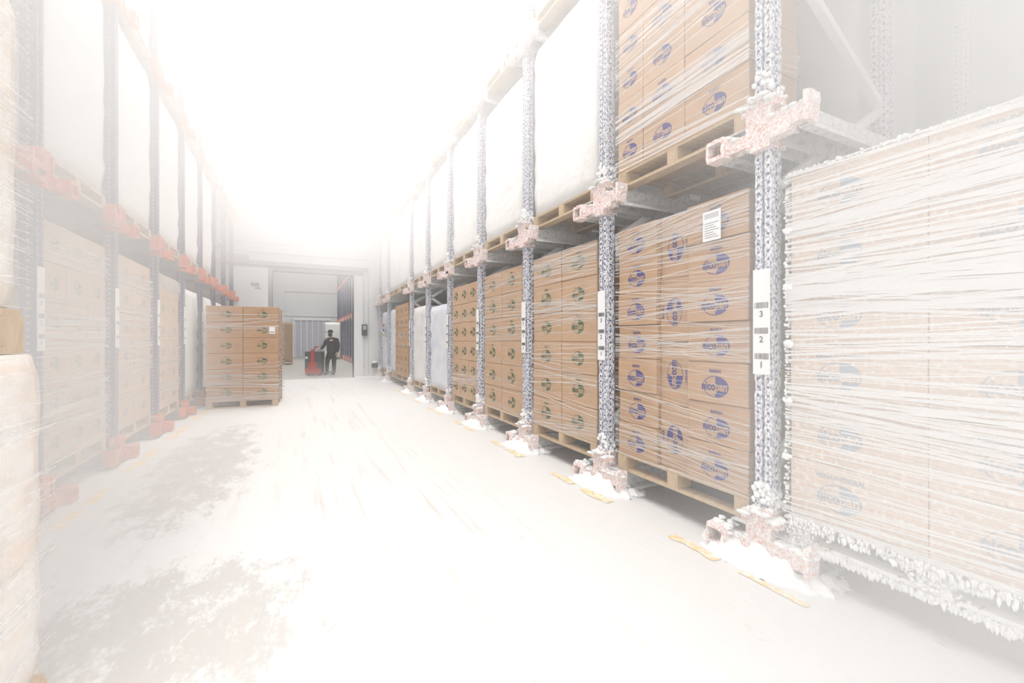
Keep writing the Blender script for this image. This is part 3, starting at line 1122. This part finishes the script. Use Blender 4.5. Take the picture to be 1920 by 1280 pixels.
for lv in (1, 2):
    for k in range(0, 5):
        yc = 5.14 + 1.5 * k
        nm = 'raised' if lv == 1 else 'topmost'
        pallet((LX - 0.04, yc, LEV[lv] + LIFT), RL, W_, 1.2, 'pallet under the %s white load of the %s left bay' % (nm, ORD[k]), 'pallets of the left row')
        milky(place(LX - 0.04, yc, LEV[lv] + LIFT + DK, RL), W_, 1.1, 2.0, 'tall white film-wrapped %s load in the %s left bay' % (nm, ORD[k]), 'wrapped loads of the left row', 'milk', k + lv)

# --- pallet load standing in the aisle on the left
yc = 9.66
where = 'on the aisle pallet'
pallet((-0.95, yc, 0), R(-2), 1.18, 1.2, 'wooden pallet on the snowy floor under the aisle cartons', 'pallets on the floor')
Mk = place(-0.95, yc, DK, R(-2))
grid_load(Mk, 1.18, 6, 0.298, 2, where, 'card', 'inkg', 'VIENA', 0.17, 0.4, 3, (0.03, 0))
film(Mk, 1.18, 1.2, 0, 1.79, 90, 'shiny clear film ribbons around the cartons standing in the aisle', 'film', 71, 0.005, slope=0.10)
o = MB().box(-0.05, 0.05, -0.001, 0, 0, 0.14, 0).box(-0.04, 0.04, -0.002, -0.001, 0.02, 0.05, 1).build('shipping_label', ['label', 'steel'])
o.matrix_world = Mk @ Matrix.Translation((0.49, -0.02, 1.26))
tag(o, 'small white label on the right stack of the aisle pallet load', 'label')
fb = MB()
for k in range(26):
    z = 0.1 + k * 0.065
    fb.bar((0.60, 0.0, z + 0.1), (0.645 + 0.02 * math.sin(k), 0.6, z), 0.002, 0.012)
    fb.bar((0.645 + 0.02 * math.sin(k), 0.6, z), (0.62, 1.15, z + 0.07), 0.002, 0.02)
o = fb.build('loose_film', 'film')
o.matrix_world = Mk
tag(o, 'bulging loose film on the right side of the aisle pallet load', 'stretch film')

# --- two loads stacked right beside the camera at far left
NX, NY = -0.79, 2.09
Mk = place(NX, NY - 0.62, DK, RL)
pallet((NX, NY - 0.62, 0), RL, 1.22, 1.0, 'wooden pallet under the stacked loads at far left beside the camera', 'pallets on the floor')
milky(Mk, 1.22, 0.9, 1.115, 'beige film-wrapped load on the floor at far left beside the camera', 'wrapped loads at far left', 'milkbeige_haze', 0, 0.25)
film(Mk, 1.22, 0.5, 0, 1.11, 90, 'milky film ribbons around the lower load at far left', 'film', 81, 0.0035, sides=(0, 0), slope=0.05)
pallet((NX - 0.035, NY - 0.66, 1.262), RL, 1.18, 0.96, 'wooden pallet between the two stacked loads at far left', 'pallets on the floor')
Mk = place(NX - 0.035, NY - 0.66, 1.262 + DK, RL)
milky(Mk, 1.18, 0.86, 1.04, 'beige film-wrapped load stacked on top of another at far left', 'wrapped loads at far left', 'milkbeige_haze', 1, 0.25)
film(Mk, 1.18, 0.5, 0, 1.04, 130, 'milky film ribbons around the upper load at far left', 'film', 82, 0.0035, sides=(0, 0), slope=0.08)

# --- loads in the hall beyond
milky(place(-0.75, 24.5, 0.144, 0), 0.95, 1.2, 2.0, 'tall dark brown wrapped load beyond the doorway, left of the curtain', 'wrapped loads beyond the doorway', 'card', 1)
pallet((-0.75, 24.5, 0), 0, 0.95, 1.2, 'pallet under the dark brown load beyond the doorway', 'pallets beyond the doorway')
milky(place(1.95, 29.5, 0.144, 0), 0.9, 1.2, 2.2, 'cream banded wrapped load behind the worker beyond the doorway', 'wrapped loads beyond the doorway', 'milk', 2)
pallet((1.95, 29.5, 0), 0, 0.9, 1.2, 'pallet under the cream load behind the worker', 'pallets beyond the doorway')

# ------------------------------------------------------------------ pallet truck
tr = empty('pallet_truck', (0.46, 16.95, 0), R(-24))
tag(tr, 'red and dark grey electric pallet truck held by the worker', 'pallet truck')
MB().box(-0.29, 0.29, 0, 0.30, 0.10, 0.86).build('body', 'dark', tr, bevel=0.02)
MB().box(-0.26, 0.29, -0.03, 0.0, 0.05, 0.26).build('apron', 'red', tr, bevel=0.01)
m = MB()
m.box(-0.06, 0.06, -0.05, 0.0, 0.24, 0.92)
m.box(-0.15, 0.15, -0.045, 0.0, 0.26, 0.48)
m.build('mast_cover', 'red', tr, bevel=0.01)
m = MB()
m.cyl((0, -0.02, 0.90), (0.20, -0.18, 1.02), 0.018, 8)
m.cyl((0.14, -0.26, 1.03), (0.28, -0.10, 1.03), 0.016, 8)
m.build('tiller', 'red', tr)
for x in (-0.2, 0.2):
    MB().box(x - 0.08, x + 0.08, 0.30, 1.45, 0.04, 0.1).build('fork', 'steel', tr)
    MB().cyl((x - 0.04, 0.12, 0.08), (x + 0.04, 0.12, 0.08), 0.08, 16).build('wheel', 'black', tr)
MB().box(-0.27, -0.18, -0.004, 0, 0.60, 0.68).build('badge', 'label', tr)


# ------------------------------------------------------------------ worker
def skin_obj(name, chains, mt, parent, root=0, sub=2):
    """chains: list of lists of (co, radius); a chain may start with an int = index of an earlier vertex"""
    verts, edges, rad = [], [], []
    for ch in chains:
        prev = None
        for it in ch:
            if isinstance(it, int):
                prev = it
                continue
            verts.append(it[0])
            rad.append(it[1])
            if prev is not None:
                edges.append((prev, len(verts) - 1))
            prev = len(verts) - 1
    me = bpy.data.meshes.new(name)
    me.from_pydata(verts, edges, [])
    o = bpy.data.objects.new(name, me)
    C.objects.link(o)
    me.materials.append(M_[mt])
    sk = o.modifiers.new('skin', 'SKIN')
    sk.use_smooth_shade = True
    for i_, v in enumerate(me.skin_vertices[0].data):
        r_ = rad[i_]
        v.radius = r_ if isinstance(r_, tuple) else (r_, r_)
        v.use_root = (i_ == root)
    ss = o.modifiers.new('subdivision', 'SUBSURF')
    ss.levels = ss.render_levels = sub
    o.parent = parent
    return o


# local frame: x to the picture's right, -y towards the camera
pp = empty('person', (1.08, 17.05, 0), R(-26))
tag(pp, 'person in dark cold-store workwear and cap, standing with one hand on the truck', 'person')
J = dict(pel=(0, 0, 0.86), sp=(0, 0.0, 1.06), ch=(0.0, 0.0, 1.24), nk=(-0.02, -0.01, 1.37), hd=(-0.03, -0.03, 1.47), ht=(-0.03, -0.03, 1.57))
body = [
    [(J['pel'], 0.11), (J['sp'], 0.10), (J['ch'], 0.12), (J['nk'], 0.05), (J['hd'], 0.075), (J['ht'], 0.075)],   # 0..5
    [0, ((-0.09, 0.0, 0.80), 0.08), ((-0.13, -0.06, 0.46), 0.055), ((-0.17, 0.0, 0.10), 0.04), ((-0.19, -0.13, 0.04), 0.03)],  # 6..9
    [0, ((0.09, 0.0, 0.80), 0.08), ((0.09, -0.02, 0.46), 0.055), ((0.07, 0.06, 0.10), 0.04), ((0.07, -0.08, 0.04), 0.03)],
    [2, ((-0.17, 0.0, 1.29), 0.055), ((-0.25, -0.04, 1.06), 0.042), ((-0.33, -0.16, 0.92), 0.03), ((-0.36, -0.20, 0.90), 0.032)],  # 14..17
    [17, ((-0.39, -0.24, 0.91), 0.011), ((-0.40, -0.26, 0.885), 0.009)],
    [17, ((-0.40, -0.22, 0.905), 0.011), ((-0.415, -0.24, 0.88), 0.009)],
    [17, ((-0.40, -0.20, 0.90), 0.011), ((-0.42, -0.22, 0.875), 0.009)],
    [17, ((-0.395, -0.185, 0.89), 0.010), ((-0.415, -0.20, 0.87), 0.008)],
    [17, ((-0.36, -0.235, 0.885), 0.011), ((-0.375, -0.25, 0.87), 0.009)],
    [2, ((0.18, 0.0, 1.29), 0.055), ((0.235, 0.02, 1.04), 0.042), ((0.225, -0.06, 0.82), 0.03), ((0.22, -0.08, 0.76), 0.032)],  # 28..31
    [31, ((0.215, -0.11, 0.71), 0.011), ((0.21, -0.11, 0.68), 0.009)],
    [31, ((0.215, -0.09, 0.70), 0.011), ((0.21, -0.09, 0.67), 0.009)],
    [31, ((0.215, -0.07, 0.705), 0.011), ((0.21, -0.07, 0.675), 0.009)],
    [31, ((0.215, -0.05, 0.71), 0.010), ((0.21, -0.05, 0.69), 0.008)],
    [31, ((0.19, -0.12, 0.74), 0.011), ((0.185, -0.13, 0.72), 0.009)],
]
bo = skin_obj('body', body, 'skin', pp)
skin_obj('jacket', [
    [((0, 0, 0.72), (0.185, 0.15)), ((0, 0.0, 0.95), (0.19, 0.14)), ((0, 0.0, 1.12), (0.19, 0.14)), ((0, 0.0, 1.26), (0.18, 0.13)), ((-0.02, 0, 1.38), 0.085)],
    [3, ((-0.19, 0.0, 1.27), 0.07), ((-0.26, -0.04, 1.06), 0.065), ((-0.325, -0.15, 0.93), 0.05)],
    [3, ((0.20, 0.0, 1.27), 0.075), ((0.245, 0.02, 1.04), 0.066), ((0.228, -0.055, 0.80), 0.050)]], 'cloth', pp)
skin_obj('trousers', [
    [((0, 0, 0.90), (0.15, 0.12)), ((0, 0, 0.80), (0.145, 0.12))],
    [1, ((-0.10, -0.01, 0.70), 0.10), ((-0.135, -0.06, 0.44), 0.080), ((-0.165, 0.0, 0.09), 0.062)],
    [1, ((0.10, 0.0, 0.70), 0.10), ((0.095, -0.02, 0.44), 0.080), ((0.07, 0.05, 0.09), 0.062)]], 'cloth', pp)
for (x, y), (dx, dy) in (((-0.17, 0.02), (-0.03, -0.17)), ((0.07, 0.07), (0.0, -0.17))):
    skin_obj('boot', [[((x, y, 0.055), 0.05), ((x + dx * 0.5, y + dy * 0.5, 0.045), 0.045), ((x + dx, y + dy, 0.04), 0.04)], [0, ((x, y, 0.16), 0.05)]], 'black', pp)
m = MB()
m.lump((-0.03, -0.03, 1.57), 0.092, 3, (1, 1.05, 0.85), amp=0.0)
m.box(-0.17, -0.05, -0.14, -0.01, 1.55, 1.565)
m.build('cap', 'black', pp)
m = MB().lump((-0.03, -0.055, 1.46), 0.082, 3, (0.95, 1, 0.85), amp=0.0)
m.lump((-0.035, -0.137, 1.485), 0.018, 2, (0.8, 1, 1.3), amp=0.0)
m.build('face_cover', 'mask', pp)
m = MB().lump((-0.062, -0.118, 1.525), 0.011, 2, (1, 0.6, 0.6), amp=0).lump((0.0, -0.120, 1.525), 0.011, 2, (1, 0.6, 0.6), amp=0)
m.build('eye', 'label', pp)
MB().box(-0.02, 0.10, -0.135, -0.128, 1.24, 1.28).build('chest_badge', 'label', pp)
MB().lump((-0.14, -0.10, 1.28), 0.02, 2, (1, 0.5, 1), amp=0).build('shoulder_badge', 'label', pp)

# ------------------------------------------------------------------ mist volume added to whiten the sides and top of the view
HAZE = True
if HAZE:
    hz = MB().box(-7.4, 9.4, -4.4, 34.4, -0.4, CH + 0.4).build('added_mist', 'frost')
    hm = bpy.data.materials.new('added_mist')
    hm.use_nodes = True
    nt = hm.node_tree
    n, L = nt.nodes, nt.links
    n.clear()
    out = n.new('ShaderNodeOutputMaterial')
    vs = n.new('ShaderNodeVolumeScatter')
    vs.inputs['Color'].default_value = (0.985, 0.985, 0.985, 1)
    vs.inputs['Anisotropy'].default_value = 0.0
    L.new(vs.outputs[0], out.inputs['Volume'])
    ge = n.new('ShaderNodeNewGeometry')
    sp = n.new('ShaderNodeSeparateXYZ')
    L.new(ge.outputs['Position'], sp.inputs[0])

    def HM(op, a, c=None):
        q = n.new('ShaderNodeMath')
        q.operation = op
        for i_, v in enumerate((a, c)):
            if v is None:
                continue
            if isinstance(v, (int, float)):
                q.inputs[i_].default_value = v
            else:
                L.new(v, q.inputs[i_])
        return q.outputs[0]

    def HR(v, a, c, lo, hi):
        r = n.new('ShaderNodeMapRange')
        r.interpolation_type = 'SMOOTHSTEP'
        for nm_, vv in (('From Min', a), ('From Max', c), ('To Min', lo), ('To Max', hi)):
            r.inputs[nm_].default_value = vv
        L.new(v, r.inputs['Value'])
        return r.outputs[0]
    PX, PY, PZ = sp.outputs['X'], sp.outputs['Y'], sp.outputs['Z']
    inroom = HR(PY, 15.6, 15.0, 0.0, 1.0)
    top = HR(PZ, 1.9, 4.0, 0.0, 0.30)                     # added fog overhead, pales the upper racks
    low = HR(PZ, 0.8, 0.0, 0.0, 0.08)                     # added thin mist near the floor, pales what stands low
    left = HM('MULTIPLY', HR(PX, -0.3, -1.2, 0.0, 0.62), HR(PY, 7.0, 2.2, 0.0, 1.0))  # added bank, whitens the left side
    right = HM('MULTIPLY', HR(PX, 0.7, 2.0, 0.0, 0.8), HR(PY, 1.7, 0.5, 0.0, 1.0))  # added bank, whitens the nearest right load
    dens = HM('MULTIPLY', HM('ADD', HM('ADD', top, low), HM('ADD', left, right)), inroom)
    dens = HM('ADD', dens, 0.006)
    L.new(dens, vs.inputs['Density'])
    hz.data.materials.clear()
    hz.data.materials.append(hm)
    tag(hz, 'pale mist volume added to whiten the aisle sides and upper racks', 'mist', kind='stuff')
